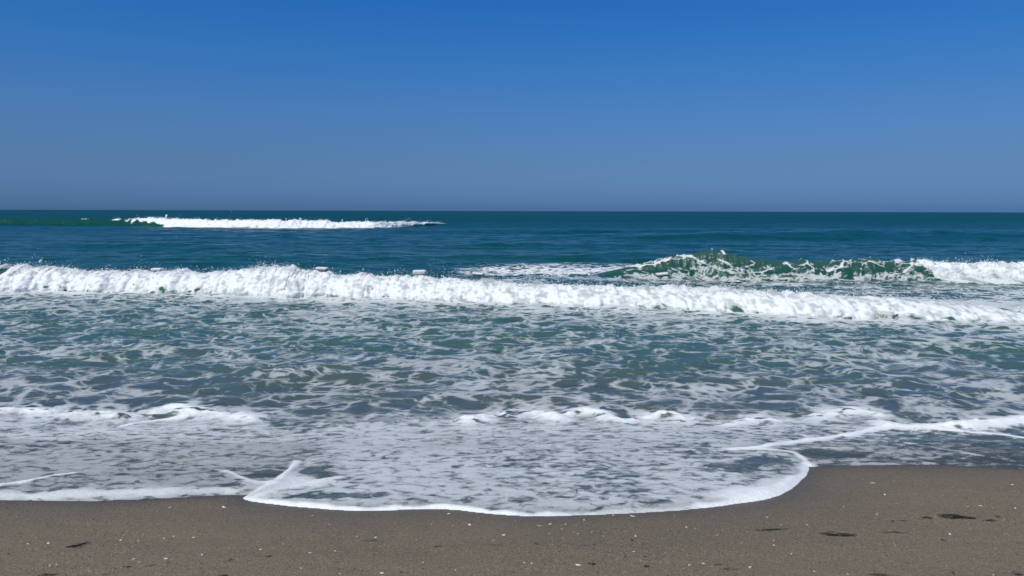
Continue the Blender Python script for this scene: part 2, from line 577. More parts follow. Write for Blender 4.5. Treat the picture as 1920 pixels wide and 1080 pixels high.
def sea_z(x, y):
    z = chop(x, y)
    for d, xc, hw, hh, w, tl in SWELLS:
        yy = y - d - tl * (x - xc) - 0.8 * w * perlin(x * 0.05, x * 0 + d, 21)
        asym = np.where(yy < 0, np.exp(-(yy / w) ** 2), np.exp(-(yy / (2.2 * w)) ** 2))
        z = z + hh * asym * np.exp(-((x - xc) / hw) ** 4)
    z = z + 0.22 * perlin(x * 0.012, y * 0.06, 31) * sstep(30, 70, y) * (1 - sstep(600, 2000, y))
    z = z + bore_base(MAIN, x, y, 0.80) + bore_base(SECOND, x, y, 0.72) + bore_base(FAR, x, y, 0.8)
    for line, hh in SHORE:
        near = np.exp(-(seg_dist(x, y, line) / 0.16) ** 2) if x.size < 400000 else 0
        z = z + near * hh * 0.6 * (0.7 + 0.6 * perlin(x * 2.2, y * 2.2, 33))
    return z


# rows and columns of the sea grid: fan-shaped, dense where it is seen close by
rows = [4.0]
while rows[-1] < 14000:
    y = rows[-1]
    if y < 9.0: st = 0.020
    elif y < 14: st = 0.020 + (y - 9) * 0.0040
    elif y < 26: st = 0.045
    elif y < 110: st = 0.05 + (y - 26) * 0.0095
    else: st = y * 0.045
    rows.append(y + st)
rows = np.array(rows)
NC = 820
cs = np.linspace(-1, 1, NC)
half = rows * 0.74 + 1.3
YY = np.repeat(rows[:, None], NC, 1)
XX = half[:, None] * cs[None, :]


def water_fields(X, Y):
    """height and the foam / depth attributes of the water surface"""
    z = chop(X, Y)
    for d, xc, hw, hh, w, tl in SWELLS:
        yy = Y - d - tl * (X - xc) - 0.8 * w * perlin(X * 0.05, X * 0 + d, 21)
        asym = np.where(yy < 0, np.exp(-(yy / w) ** 2), np.exp(-(yy / (2.2 * w)) ** 2))
        z = z + hh * asym * np.exp(-((X - xc) / hw) ** 4)
    z = z + 0.22 * perlin(X * 0.012, Y * 0.06, 31) * sstep(30, 70, Y) * (1 - sstep(600, 2000, Y))
    z = z + bore_base(MAIN, X, Y, 0.80) + bore_base(SECOND, X, Y, 0.72) + bore_base(FAR, X, Y, 0.8)
    foam = np.zeros_like(X)
    opac = np.full_like(X, 0.9)
    low = fbm(X * 0.35, Y * 0.6, 3, 41)
    low2 = fbm(X * 1.1, Y * 1.9, 3, 45)
    ty = MAIN.toe_y(X)
    inner = Y < ty + 0.6
    # churned water between the bore and the beach
    near_toe = np.exp(-np.maximum(ty - Y, 0) / 1.1)
    mid = 0.43 + 0.30 * near_toe + 0.30 * low + 0.14 * low2
    foam = np.where(inner, mid, foam)
    opac = np.where(inner, 0.42 + 0.36 * near_toe + 0.18 * low2, opac)
    # streaks behind the bore
    beh = np.exp(-((Y - 27.3) / 3.6) ** 2) * sstep(-4.5, 0.5, X) * (1 - sstep(11, 16, X)) * (Y > ty)
    foam = np.maximum(foam, 0.66 * beh + 0.25 * low * beh)
    rb = sstep(6.5, 9.5, X) * sstep(ty + 0.4, ty + 0.9, Y) * (1 - sstep(ty + 2.2, ty + 5.5, Y))
    foam = np.maximum(foam, rb * (0.82 + 0.25 * low))
    between = (Y > ty) & (X > -1) & (Y < SECOND.toe_y(X) + 0.5)
    foam = np.where(between, np.maximum(foam, 0.44 + 0.30 * low), foam)
    opac = np.where(between, 0.62 + 0.2 * low, opac)
    shal_lit = np.interp(Y, [4, 7.5, 9.5, 13, 18, 24, 40, 90], [1, 1, 0.88, 0.68, 0.52, 0.28, 0.16, 0.0])
    shal_lit = np.clip(shal_lit + 0.10 * low * (Y < 24), 0, 1)
    thick = np.ones_like(X)
    # swash on the sand
    k = rows_near = Y[:, 0] < 9.6
    x, y = X[k], Y[k]
    sd_s = poly_sd(x, y, SHEET)
    jag = 0.018 * fbm(x * 7, y * 7, 3, 51)
    sd_s = sd_s + jag
    sd_l = poly_sd(x, y, LOBE) + jag * 0.6
    S = sand_z(x, y)
    t_s = np.where(sd_s > 0, 0.004 + 0.018 * (1 - np.exp(-np.maximum(sd_s, 0) / 0.22)), sd_s * 0.25)
    t_l = np.where(sd_l > 0, 0.006 + 0.030 * (1 - np.exp(-np.maximum(sd_l, 0) / 0.07)), sd_l * 0.4)
    t = np.maximum(t_s, t_l)
    rip = 0.007 * (1 - 2.2 * np.abs(perlin(x * 2.3 + 0.4 * y, y * 4.1, 61))) + 0.004 * perlin(x * 6, y * 9, 62)
    rip = rip * sstep(0.05, 0.4, np.maximum(sd_s, sd_l))
    zz = np.maximum(S + t + rip, -0.02 + 0 * S)
    bl = sstep(6.6, 8.0, y)
    sea = np.maximum(z[k], S + 0.02)
    zn = zz * (1 - bl) + np.maximum(sea, zz * 0) * bl
    dep = t + sstep(6.6, 8.2, y) * 0.3
    fs = 0.745 - 0.08 * sstep(0.3, 2.5, x) + 0.24 * fbm(x * 0.8, y * 1.1, 3, 65) + 0.10 * low2[k]
    right = sstep(3.2, 4.2, x) * (sd_l < 0)
    fs = np.where(sd_l < 0, fs - 0.42 * right, fs)
    w_sw = 1 - sstep(7.2, 8.1, y + 0.4 * low[k])
    f = foam[k] * (1 - w_sw) + fs * w_sw
    op = opac[k] * (1 - w_sw) + (0.63 + 0.12 * low[k]) * w_sw
    sw = np.zeros_like(X)
    sw[k] = w_sw
    jx, jy = 0.03 * fbm(x * 5, y * 5, 3, 73), 0.03 * fbm(x * 5, y * 5, 3, 77)
    for line, wd, st in RIMS:
        d = seg_dist(x + jx, y + jy, line)
        wv = wd * (0.95 + 0.55 * perlin(x * 3, y * 3, 71) + 0.35 * perlin(x * 9, y * 9, 72))
        r = st * np.exp(-(d / np.maximum(wv, 0.006)) ** 3)
        f = np.maximum(f, f + (1.35 - f) * np.clip(r * 1.25, 0, 1))
        op = np.maximum(op, op + (1.0 - op) * np.clip(r * 1.15, 0, 1))
        zn = zn + 0.012 * r * sstep(0.0, 0.07, np.maximum(sd_s, sd_l))
    for poly, st in AREAS:
        d = poly_sd(x + 3.2 * jx, y + 3.2 * jy, poly)
        r = st * sstep(-0.05, 0.09, d)
        f = f + (1.25 - f) * r
        op = op + (0.9 - op) * r
        zn = zn + 0.010 * r
    for (hx, hy), rx, ry in HOLES:
        e = ((x + 2 * jx - hx) / rx) ** 2 + ((y + 2 * jy - hy) / ry) ** 2
        f = f - 0.75 * np.exp(-e ** 1.5)
    for line, hh in SHORE:
        d = seg_dist(x, y, line)
        n = 0.65 + 0.8 * perlin(x * 2.2, y * 2.2, 33) + 0.5 * perlin(x * 6, y * 6, 34)
        lump = 0.45 * fbm(x * 9, y * 12, 3, 35)
        zn = zn + hh * np.exp(-(d / 0.13) ** 2) * np.maximum(n + lump, 0.05)
        r = (0.75 * np.exp(-(d / 0.12) ** 2) + 0.45 * np.exp(-(d / 0.30) ** 2)) * np.clip(n * 1.2 + 0.2 + 1.5 * lump, 0, 1)
        gap = 0.8 * sstep(0.10, 0.34, fbm(x * 3.6, y * 9, 3, 37)) * np.exp(-(d / 0.3) ** 2)
        r = r * (1 - gap)
        f = f - 0.45 * gap
        f = f + (1.1 - f) * np.clip(r, 0, 1) * 0.9
        op = op + (1 - op) * np.clip(r, 0, 1) * 0.9
    z[k], foam[k], opac[k], thick[k] = zn, f, op, dep
    return z, foam, opac, shal_lit, thick, sw


ZZ, FO, OP, SH, TH, SW = water_fields(XX, YY)

# ------------------------------------------------------------------ beach
xs = np.concatenate([[-400, -150, -60, -30, -18, -12, -9, -7], np.linspace(-6, 6, 720), [7, 9, 12, 18, 30, 60, 150, 400]])
ys = np.concatenate([[-120, -60, -30, -15, -8, -4, -1, 0.5, 1.4, 1.9], np.linspace(2.2, 6.2, 260), [6.6, 7.2, 8, 9.5, 12, 16, 24, 40]])
BX, BY = np.meshgrid(xs, ys)
BZ = sand_z(BX, BY)
vis = sstep(1.5, 2.2, BY) * (1 - sstep(6.2, 6.8, BY)) * (np.abs(BX) < 6.5)
dsh = -np.maximum(poly_sd(BX, BY, SHEET), poly_sd(BX, BY, LOBE))
dryz = sstep(0.05, 0.6, dsh)
BZ = BZ + vis * dryz * (0.016 * fbm(BX * 1.0, BY * 3.0, 4, 81) + 0.0035 * fbm(BX * 9, BY * 14, 3, 85) + 0.0022 * perlin(BX * 38, BY * 38, 88))
wet = np.clip(np.exp(-np.maximum(dsh, 0) / (0.10 + 0.05 * perlin(BX * 1.5, BY * 1.5, 90))) + 0.22 * (1 - sstep(0.2, 1.1, dsh)), 0, 1)
beach = mesh_from("beach", np.stack([BX, BY, BZ], -1).reshape(-1, 3), grid_faces(*BX.shape), M_SAND, attrs={"wet": wet})
tag(beach, "dark brown wet sand sloping down to the surf", kind="structure")

# ------------------------------------------------------------------ sea and swash
split = int(np.searchsorted(rows, 7.45))


def water_part(name, r0, r1):
    X, Y, Z = XX[r0:r1], YY[r0:r1], ZZ[r0:r1]
    f = grid_faces(*X.shape)
    th = TH[r0:r1].ravel()
    keep = (th[f] > -0.004).any(1)
    f = f[keep]
    used = np.unique(f)
    remap = np.full(X.size, -1)
    remap[used] = np.arange(len(used))
    v = np.stack([X, Y, Z], -1).reshape(-1, 3)[used]
    at = {"foam": FO[r0:r1].ravel()[used], "opacity": OP[r0:r1].ravel()[used], "shallow_lit": SH[r0:r1].ravel()[used], "thick": th[used], "swash": SW[r0:r1].ravel()[used],
          "chop": sstep(26, 150, Y).ravel()[used]}
    return mesh_from(name, v, remap[f], M_WATER, attrs=at)


sea = water_part("sea", split, len(rows))
tag(sea, "blue green sea with swells and foam streaks out to the horizon", kind="structure")
swash = water_part("swash_water", 0, split + 1)
tag(swash, "thin foamy sheet of water running up the sand", kind="structure")

# ------------------------------------------------------------------ breaking waves
BLOB_V = np.array([(1, 0, 0), (-1, 0, 0), (0, 1, 0), (0, -1, 0), (0, 0, 1), (0, 0, -1)], float)
BLOB_F = np.array([(0, 2, 4), (2, 1, 4), (1, 3, 4), (3, 0, 4), (2, 0, 5), (1, 2, 5), (3, 1, 5), (0, 3, 5)])


def droplets(name, centers, sizes, parent):
    n = len(centers)
    q = rng.normal(size=(n, 3, 3)) * 0.35 + np.eye(3)
    v = np.einsum('kj,nij->nki', BLOB_V, q) * sizes[:, None, None] + centers[:, None, :]
    f = BLOB_F[None] + (np.arange(n) * 6)[:, None, None]
    ones = np.full(n * 6, 1.3)
    o = mesh_from(name, v.reshape(-1, 3), f.reshape(-1, 3), M_WATER, parent, attrs={"foam": ones, "opacity": ones, "shallow_lit": ones * 0, "thick": ones})
    o["kind"] = "stuff"
    return o


def breaker_mesh(B, x0, x1, nx, prof, nv_front, foam_fn, amp, lump, name, label, spray, ragged=1.0, toe_wob=1.0):
    """prof: (along / run, height / crest) control points from toe to back"""
    prof = np.asarray(prof, float)
    arc = np.concatenate([[0], np.cumsum(np.hypot(np.diff(prof[:, 0]) * 0.8, np.diff(prof[:, 1])))])
    ic = int(np.argmax(prof[:, 1]))
    s = np.concatenate([np.linspace(0, arc[ic] * 1.06, nv_front), np.linspace(arc[ic] * 1.06, arc[-1], nv_front // 3 + 1)[1:]])
    px, pz = np.interp(s, arc, prof[:, 0]), np.interp(s, arc, prof[:, 1])
    for _ in range(2):
        px[1:-1] = (px[:-2] + 2 * px[1:-1] + px[2:]) / 4
        pz[1:-1] = (pz[:-2] + 2 * pz[1:-1] + pz[2:]) / 4
    x = np.linspace(x0, x1, nx)
    X = np.repeat(x[None, :], len(s), 0)
    cz = B.crest_z(x)
    hs = np.clip(cz / 0.6, 0.25, 1.6)
    wob = 0.55 * B.run * fbm(x * 0.6 / B.run, x * 0, 3, 101) + 0.40 * B.run * fbm(x * 2.2 / B.run, x * 0 + 5, 4, 105)
    Y = B.toe_y(x)[None, :] + px[:, None] * B.run + wob[None, :] * (1 - sstep(-0.1, 0.75, px))[:, None] * toe_wob
    cr = cz * (1 + ragged * (0.10 * fbm(x * 1.5 / B.run, x * 0, 3, 111) + 0.30 * np.maximum(fbm(x * 4 / B.run, x * 0 + 9, 4, 115), 0) + 0.07 * fbm(x * 14 / B.run, x * 0 + 3, 2, 118)))
    Z = pz[:, None] * cr[None, :]
    zrel = np.clip(pz, 0, 1)[:, None] + 0 * X
    foam, opac = foam_fn(X, Z, zrel, px[:, None] + 0 * X)
    P = np.stack([X, Y, Z], -1)
    # lumpy white water
    L = lump
    n = 0.55 * (1 - 2.4 * np.abs(perlin3(P * (1.3 / L), 3))) + 0.40 * (1 - 2.4 * np.abs(perlin3(P * (3.3 / L) * np.array([1.15, 1, 0.8]), 5))) \
        + 0.36 * perlin3(P * (7.5 / L), 7) + 0.34 * perlin3(P * (15 / L), 9)
    n2 = perlin3(P * (5.0 / L), 15) + 0.6 * perlin3(P * (12.0 / L), 17)
    du, dv = np.gradient(P, axis=1), np.gradient(P, axis=0)
    N = np.cross(du, dv)
    N /= np.linalg.norm(N, axis=-1, keepdims=True) + 1e-9
    if N[nv_front // 2, nx // 2, 2] < 0:
        N = -N
    fw = sstep(0.55, 0.95, foam)
    damp = np.minimum(hs[None, :], 1.0) * (0.25 + 0.75 * sstep(0, 0.15, zrel)) * np.clip(1.6 - 0.5 * px[:, None], 0.3, 1)
    P = P + N * (amp * fw * damp * n)[..., None]
    P[..., 0] += 0.5 * amp * fw * damp * n2
    shal_lit = np.clip((0.14 if B is FAR else 0.27) + 0.13 * zrel, 0, 1)  # body lightened towards the lip: light through thin water put into the colour
    shal_lit = np.maximum(shal_lit, (B is MAIN) * (0.95 - 1.6 * zrel))     # stirred-up sand along the toe, with its shadow put into the colour
    root = bpy.data.objects.new(name, None)
    scene.collection.objects.link(root)
    xm = 0.5 * (x0 + x1)
    tag(root, label, "wave", "waves breaking in rows towards the beach")
    a = {"foam": foam, "opacity": opac, "shallow_lit": np.clip(shal_lit + 0.0 * X, 0, 1), "thick": np.ones_like(X), "chop": np.full_like(X, 1.0 if B is FAR else 0.45)}
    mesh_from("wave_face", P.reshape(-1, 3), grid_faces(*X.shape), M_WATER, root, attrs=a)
    # spray thrown off the crest and along the toe
    nsp, size, reach, xf = spray
    if nsp:
        ok = np.argwhere(foam > 0.8)
        pick = ok[rng.integers(0, len(ok), nsp * 14)]
        zr = zrel[pick[:, 0], pick[:, 1]]
        pxx = px[pick[:, 0]]
        wgt = np.exp(-((zr - 1) / 0.10) ** 2) * (pxx < 1.6) + 0.02 * (pxx < 1.0) + 0.15 * np.exp(-(zr / 0.1) ** 2) * (pxx < 0.6)
        wgt = wgt * xf(X[pick[:, 0], pick[:, 1]])
        sel = pick[rng.random(len(pick)) < wgt][:nsp]
        c = P[sel[:, 0], sel[:, 1]].copy()
        top = np.exp(-((zrel[sel[:, 0], sel[:, 1]] - 1) / 0.15) ** 2)
        bst = 0.6 + 1.6 * np.maximum(fbm(c[:, 0] * 1.3, c[:, 0] * 0, 3, 121), 0) * 2
        c[:, 2] += rng.exponential(reach, len(c)) * top * bst
        c[:, 1] -= np.abs(rng.normal(0, reach * 0.5, len(c)))
        c[:, 0] += rng.normal(0, reach * 0.6, len(c))
        sz = size * np.exp(rng.normal(-0.2, 0.5, len(c))) * np.where(top > 0.3, 0.75, 1.0)
        droplets("spray", c, sz, root)
    return root


BORE = [(-0.10, -0.10), (-0.04, 0.03), (0.02, 0.14), (0.10, 0.32), (0.24, 0.55), (0.44, 0.76), (0.70, 0.92), (1.0, 1.0), (1.3, 0.97), (1.8, 0.78), (2.4, 0.45), (3.0, 0.0), (3.4, -0.3)]


def foam_main(X, Z, zr, s):
    f = 1.05 + 0.16 * perlin(X * 1.2, Z * 3, 131) + 0.28 * np.minimum(fbm(X * 2.6 + s, Z * 0.9 + s, 3, 132) + 0.05, 0) * 2.2 * sstep(-0.25, 0.2, perlin(X * 0.35, s, 134))
    f = f - 0.30 * sstep(0.45, 1.0, perlin(X * 0.8 + 2, Z * 2.0 + s, 133) + 0.25) * sstep(0.75, 1.0, zr)
    f = f - 0.9 * sstep(1.15, 1.5, s)
    dark = np.exp(-((X + 14.25) / 0.22) ** 2 - ((Z - 0.42) / 0.20) ** 2)
    f = f - 1.2 * dark
    und = (1 - sstep(0.0, 0.24, zr + 0.3 * perlin(X * 3.5, Z * 6, 137))) * sstep(-0.15, 0.22, fbm(X * 0.8, s * 2, 4, 135))  # foam thinned in patches so dark brown water stands for the toe's shadow
    thin = 0.12 * sstep(-2, 10, X) + fbm(X * 3.2 + 0.6 * s, Z * 2.2 + s * 1.5, 4, 171) + 0.5 * perlin(X * 9, Z * 8 + s * 4, 175)
    op = 1 - 0.40 * sstep(-0.05, 0.45, thin) - 0.16 * sstep(0.72, 1.0, zr) * sstep(-0.3, 0.3, fbm(X * 1.3, s, 3, 177))
    op = op - 0.22 * (1 - sstep(0.0, 0.25, zr))
    return np.clip(f - 0.55 * und, 0, 1.2), np.clip(op, 0, 1)


def boost_main(X):
    return 0.45 + 0.8 * np.exp(-((X + 6.4) / 0.9) ** 2) + 0.4 * np.exp(-((X - 5.2) / 0.8) ** 2) + 0.3 * (X < -9)


breaker_mesh(MAIN, -20.5, 17.5, 1500, BORE, 74, foam_main, 0.060, 1.0, "breaking_wave",
             "long white foaming breaker spanning the whole width, second row from the beach", (15000, 0.0085, 0.055, boost_main))

# the green wave with foam lace on its face
SEC_LINES = []
for pts, w, st in [
    ([(1180, 505), (1235, 500), (1262, 490), (1285, 484), (1305, 483), (1320, 490), (1345, 503), (1375, 511), (1400, 514), (1430, 512), (1455, 507)], 0.055, 1.0),
    ([(1335, 467), (1345, 468), (1360, 472), (1372, 478)], 0.03, 0.8), ([(1360, 485), (1368, 494), (1385, 497)], 0.05, 0.8),
    ([(1418, 490), (1423, 497), (1410, 503)], 0.03, 0.8), ([(1455, 484), (1490, 487), (1530, 486), (1580, 489)], 0.04, 0.9),
    ([(1485, 497), (1505, 506), (1520, 495), (1535, 508), (1500, 517)], 0.05, 0.9), ([(1560, 510), (1585, 500), (1610, 482), (1630, 481)], 0.07, 1.0),
    ([(1600, 520), (1640, 520), (1680, 515), (1705, 507), (1715, 497)], 0.06, 1.0), ([(1612, 517), (1622, 500), (1640, 492), (1660, 500)], 0.05, 0.9),
    ([(1660, 487), (1700, 488), (1715, 484), (1730, 497), (1745, 507)], 0.07, 1.0), ([(1580, 512), (1560, 520), (1500, 521), (1450, 523)], 0.06, 0.8),
    ([(1620, 480), (1640, 482), (1680, 488)], 0.06, 1.0),
]:
    p = smooth_line(pts)
    xx, zz_ = at_depth(p[:, 0], p[:, 1], 24.0)
    SEC_LINES.append((np.stack([xx, zz_], -1), w, st))


def foam_second(X, Z, zr, s):
    f = np.full_like(X, 0.05) + 0.15 * fbm(X * 1.1, Z * 3, 3, 141)
    wx, wz = 0.10 * fbm(X * 2.5, Z * 5, 3, 147), 0.06 * fbm(X * 2.5, Z * 5, 3, 148)
    for line, w, st in SEC_LINES:
        d = seg_dist(X + wx, Z + wz, line)
        ww = 0.72 * w * np.maximum(0.75 + 0.9 * perlin(X * 1.7, Z * 3, 143) + 0.5 * perlin(X * 6, Z * 9, 144), 0.12)
        f = np.maximum(f, st * (1.05 + 0.35 * perlin(X * 9, Z * 12, 146)) * np.exp(-(d / ww) ** 2))
        f = np.maximum(f, 0.44 * st * np.exp(-(d / (3.6 * w)) ** 2))
    foot = (1 - sstep(0.18, 0.62, zr + 0.35 * fbm(X * 1.2, Z * 3, 3, 149))) * (s < 1)
    f = np.maximum(f, foot * (0.54 + 0.30 * fbm(X * 0.9, s * 2, 3, 150)))
    wht = sstep(13.1, 13.9, X + 0.5 * perlin(X * 2, Z * 5, 145) - 0.5 * (0.5 - zr))
    f = np.maximum(f, 1.15 * wht)
    f = np.where(s > 1.05, f * np.clip(1.6 - 1.0 * (s - 1.05), 0, 1) * sstep(1.9, 1.1, s), f)
    thin = fbm(X * 3 + s, Z * 2.5 + s, 4, 181)
    return np.clip(f - 0.30 * sstep(0, 0.4, thin) * wht, 0, 1.2), np.clip(0.82 - 0.22 * foot + 0.18 * wht - 0.4 * wht * sstep(-0.1, 0.4, thin), 0, 1)


SWELL_FACE = [(-0.5, -0.06), (-0.2, 0.02), (0.05, 0.10), (0.25, 0.24), (0.42, 0.44), (0.56, 0.66), (0.70, 0.87), (0.86, 0.98), (1.05, 1.0), (1.5, 0.88), (2.2, 0.55), (3.0, 0.1), (3.5, -0.3)]
breaker_mesh(SECOND, 2.2, 21.0, 800, SWELL_FACE, 64, foam_second, 0.075, 1.0, "breaking_wave",
             "green curling wave with lacy foam on its face behind the long white breaker", (4500, 0.009, 0.045, lambda X: 0.25 + 0.75 * (X > 11)), ragged=0.7)


def foam_far(X, Z, zr, s):
    m = perlin(X * 0.35, Z * 2, 151)
    x200, x285 = at_depth(150, 418, 92)[0], at_depth(290, 418, 92)[0]
    f = 1.15 * sstep(x285 - 0.8, x285 + 0.8, X + 1.2 * (zr - 0.5)) + 1.05 * sstep(x200 - 1, x200 + 2.5, X + 1.5 * m) * sstep(0.50, 0.80, zr - 0.15 + 0.6 * perlin(X * 0.6, Z, 153) + 0.25 * sstep(x200 + 2, x285 - 2, X))
    cap = at_depth(128, 409, 92)[0]
    f = np.maximum(f, 1.1 * np.exp(-((X - cap) / 0.8) ** 2) * sstep(0.75, 0.95, zr))
    cap = at_depth(45, 408, 92)[0]
    f = np.maximum(f, 0.6 * np.exp(-((X - cap) / 1.0) ** 2) * sstep(0.85, 0.97, zr))
    xe = at_depth(720, 420, 92)[0]
    f = f * (1 - sstep(0.0, 1.0, (X - xe) / 5.0 + 0.9 * (1 - zr) - 0.4))
    f = f * sstep(1.8, 1.3, s)
    return np.clip(f, 0, 1.15), np.ones_like(X)


breaker_mesh(FAR, -84, -8, 900, SWELL_FACE, 34, foam_far, 0.20, 3.0, "breaking_wave",
             "distant white breaker just below the horizon with a green unbroken shoulder", (1500, 0.045, 0.10, lambda X: 0.4 + 0 * X), ragged=0.8)

# ------------------------------------------------------------------ floats of the bathing line
def bevel_box(name, sx, sy, sz, r, mat, parent, z0=0.0, seg=3):
    import bmesh
    bm = bmesh.new()
    bmesh.ops.create_cube(bm, size=1)
    bmesh.ops.scale(bm, vec=(sx, sy, sz), verts=bm.verts)
    bmesh.ops.bevel(bm, geom=bm.edges[:], offset=r, segments=seg, profile=0.6, affect='EDGES')
    bmesh.ops.translate(bm, vec=(0, 0, z0), verts=bm.verts)
    me = bpy.data.meshes.new(name)
    bm.to_mesh(me)
    bm.free()
    for p in me.polygons:
        p.use_smooth = True
    me.materials.append(mat)
    o = bpy.data.objects.new(name, me)
    scene.collection.objects.link(o)
    o.parent = parent
    return o


def torus_mesh(name, R_, r_, mat, parent, loc, rot):
    vs, fs = [], []
    n, m = 16, 6
    for i in range(n):
        a = 2 * math.pi * i / n
        for j in range(m):
            b = 2 * math.pi * j / m
            vs.append(((R_ + r_ * math.cos(b)) * math.cos(a), (R_ + r_ * math.cos(b)) * math.sin(a), r_ * math.sin(b)))
            fs.append((i * m + j, ((i + 1) % n) * m + j, ((i + 1) % n) * m + (j + 1) % m, i * m + (j + 1) % m))
    o = mesh_from(name, vs, fs, mat, parent)
    o.location, o.rotation_euler = loc, rot
    return o


FLOATS = [  # u, v of the middle, width px, height px, tilt, label
    (295, 505.5, 23, 7, 0.00, "small white oblong float on the water above the breaker, leftmost of the floats"),
    (604, 503.5, 25, 6, 0.03, "small white oblong float just past the tallest splash of the breaker"),
    (786, 511, 27, 11, -0.02, "largest white boxy float with a dark underside, riding above the breaker"),
    (897, 513, 24, 5, 0.05, "low white float half awash where the foam streaks begin behind the breaker"),
    (1241, 513.5, 25, 5, -0.10, "white float tilted in foam in front of the green curling wave"),
]
for u, v, w, h, tl, lab in FLOATS:
    y = 24.2 if u < 1200 else 22.0
    x, z = at_depth(u, v, y)
    W, Hh = w * y / F * 0.88, h * y / F * 0.85
    root = bpy.data.objects.new("float_buoy", None)
    scene.collection.objects.link(root)
    root.location = (float(x), y, float(z))
    root.rotation_euler = (0.03, tl, random.uniform(-0.25, 0.25))
    tag(root, lab, "float", "white floats of the bathing line")
    bevel_box("body", W, 0.24, Hh, min(0.05, Hh * 0.42), M_FLOAT, root)
    bevel_box("underside", W * 0.94, 0.21, Hh * 0.8, 0.02, M_FLOAT_SHADE, root, -Hh * 0.75)  # added dark block, its colour stands for the shade below
    for sgn in (-1, 1):
        torus_mesh("rope_eye", 0.03, 0.009, M_ROPE, root, (sgn * (W / 2 + 0.025), 0, -Hh * 0.2), (math.pi / 2, 0, 0))

# ------------------------------------------------------------------ shells, seaweed and pebbles on the sand
def ground_z(x, y):
    i = np.clip(np.searchsorted(xs, x) - 1, 0, len(xs) - 2)
    j = np.clip(np.searchsorted(ys, y) - 1, 0, len(ys) - 2)
    return float(BZ[j:j + 2, i:i + 2].mean())


def shell_mesh(name, mat, ribs=7, wide=1.0):
    vs, fs = [], []
    na, nr = 13, 4
    for k in range(nr + 1):
        rr = k / nr
        for i in range(na):
            a = math.pi * (i / (na - 1)) * 0.86 + 0.07 * math.pi
            rib = 1 + 0.05 * math.cos(i / (na - 1) * ribs * 2 * math.pi) * rr
            vs.append((rr * math.cos(a) * wide * rib, rr * math.sin(a) * rib - 0.45, 0.34 * (1 - (2 * rr - 1) ** 2) ** 0.5 * (0.6 + 0.4 * math.sin(a)) + 0.03 * math.cos(i / (na - 1) * ribs * 2 * math.pi) * rr))
    for k in range(nr):
        for i in range(na - 1):
            fs.append((k * na + i, (k + 1) * na + i, (k + 1) * na + i + 1, k * na + i + 1))
    o = mesh_from(name, vs, fs, mat)
    me = o.data
    bpy.data.objects.remove(o)
    return me


SH_MESH = [shell_mesh("shell", M_SHELL, 7, 1.0), shell_mesh("shell", M_SHELL, 5, 1.35), shell_mesh("shell", M_SHELL_TAN, 6, 1.1), shell_mesh("shell", M_SHELL, 4, 0.7)]
SHELLS = [  # u, v, width px, label
    (420, 951, 8, "white shell alone near the pointed tip of the foam on the sand"), (318, 951.5, 5, None), (226, 1011, 8, None), (228, 1007, 5, None),
    (259, 1012, 5, None), (307, 1007, 5, None), (325, 1004, 8, "biggest white shell of a row of three right of the long dark weed"), (363, 1006, 9, None),
    (310, 1050, 11, "long white shell right of the small dark weed lumps near the lower edge"), (251, 1050, 7, None), (261, 1056, 6, None), (379, 1043, 7, None), (91, 1019, 8, "white shell just in front of the long dark weed strand at left"),
    (52, 1020, 5, None), (93, 1059, 5, None), (107, 1058, 6, None), (585, 967, 5, None), (617, 983, 5, None), (531, 1021, 5, None), (489, 1031, 8, None), (582, 1037, 6, None),
    (628, 1033, 6, None), (565, 1066, 6, None), (637, 1075, 6, None), (704, 1007, 7, None), (842, 963, 7, None), (809, 983, 5, None), (849, 986, 5, None), (880, 984, 9, "pale shell on bare sand below the middle of the foam edge"),
    (945, 1003, 9, "white shell lying above the thin dark wrack line near the middle"), (925, 1013, 6, None), (1012, 986, 6, None), (1032, 983, 10, "bright white shell, largest of a pair near the foam edge right of centre"), (1060, 983, 6, None), (1095, 975, 9, None),
    (1084, 1000, 7, None), (1110, 997, 6, None), (1030, 1001, 5, None), (1192, 1004, 7, None), (1200, 1017, 5, None), (1188, 1035, 6, None), (1085, 1059, 9, "white shell beside a dark weed lump at the bottom right of centre"), (997, 1058, 7, None), (983, 1057, 6, None),
    (854, 1068, 6, None), (793, 1055, 6, None), (716, 1074, 12, "broad pale shell at the very bottom edge"), (1186, 968, 10, None), (1265, 967, 5, None), (1150, 966, 6, None), (1637, 907, 7, None), (1659, 927, 7, None),
    (1582, 949, 7, None), (1439, 970, 7, None), (1465, 983, 6, None), (1513, 984, 6, None), (1451, 1013, 6, None), (1451, 1023, 5, None), (1389, 1019, 5, None), (1484, 1039, 6, None),
    (1406, 1065, 11, "bright white rounded shell near the bottom edge right of two dark weed bits"), (1320, 1057, 6, None), (1292, 1060, 6, None), (1781, 1002, 8, "pale shell with a dark pebble beside it below the long weed line"), (1904, 952, 7, None), (1838, 947, 5, None), (1862, 951, 5, None), (1815, 948, 5, None),
    (1644, 964, 6, None), (1527, 1073, 7, None), (1590, 1079, 6, None), (1863, 1077, 6, None), (1898, 909, 6, None), (1287, 988, 6, None),
]


def shell_label(u, v):
    """small shells that nothing tells apart share the label of their patch of sand"""
    if u < 480:
        return "tiny white shell near the long dark weed strand at left" if v < 1035 else "tiny white shell among weed scraps in the lower left sand"
    if u < 900:
        return "tiny white shell close under the left half of the foam edge" if v < 995 else "tiny white shell on the lower sand left of the middle wrack line"
    if u < 1300:
        return "tiny white shell close under the foam edge right of centre" if v < 995 else "tiny white shell around the middle wrack line and black weed bits"
    if v < 990:
        return "tiny white shell between the foam lobe and the upper wrack line at right"
    return "tiny white shell on the lower right sand beyond the curved weed bit"


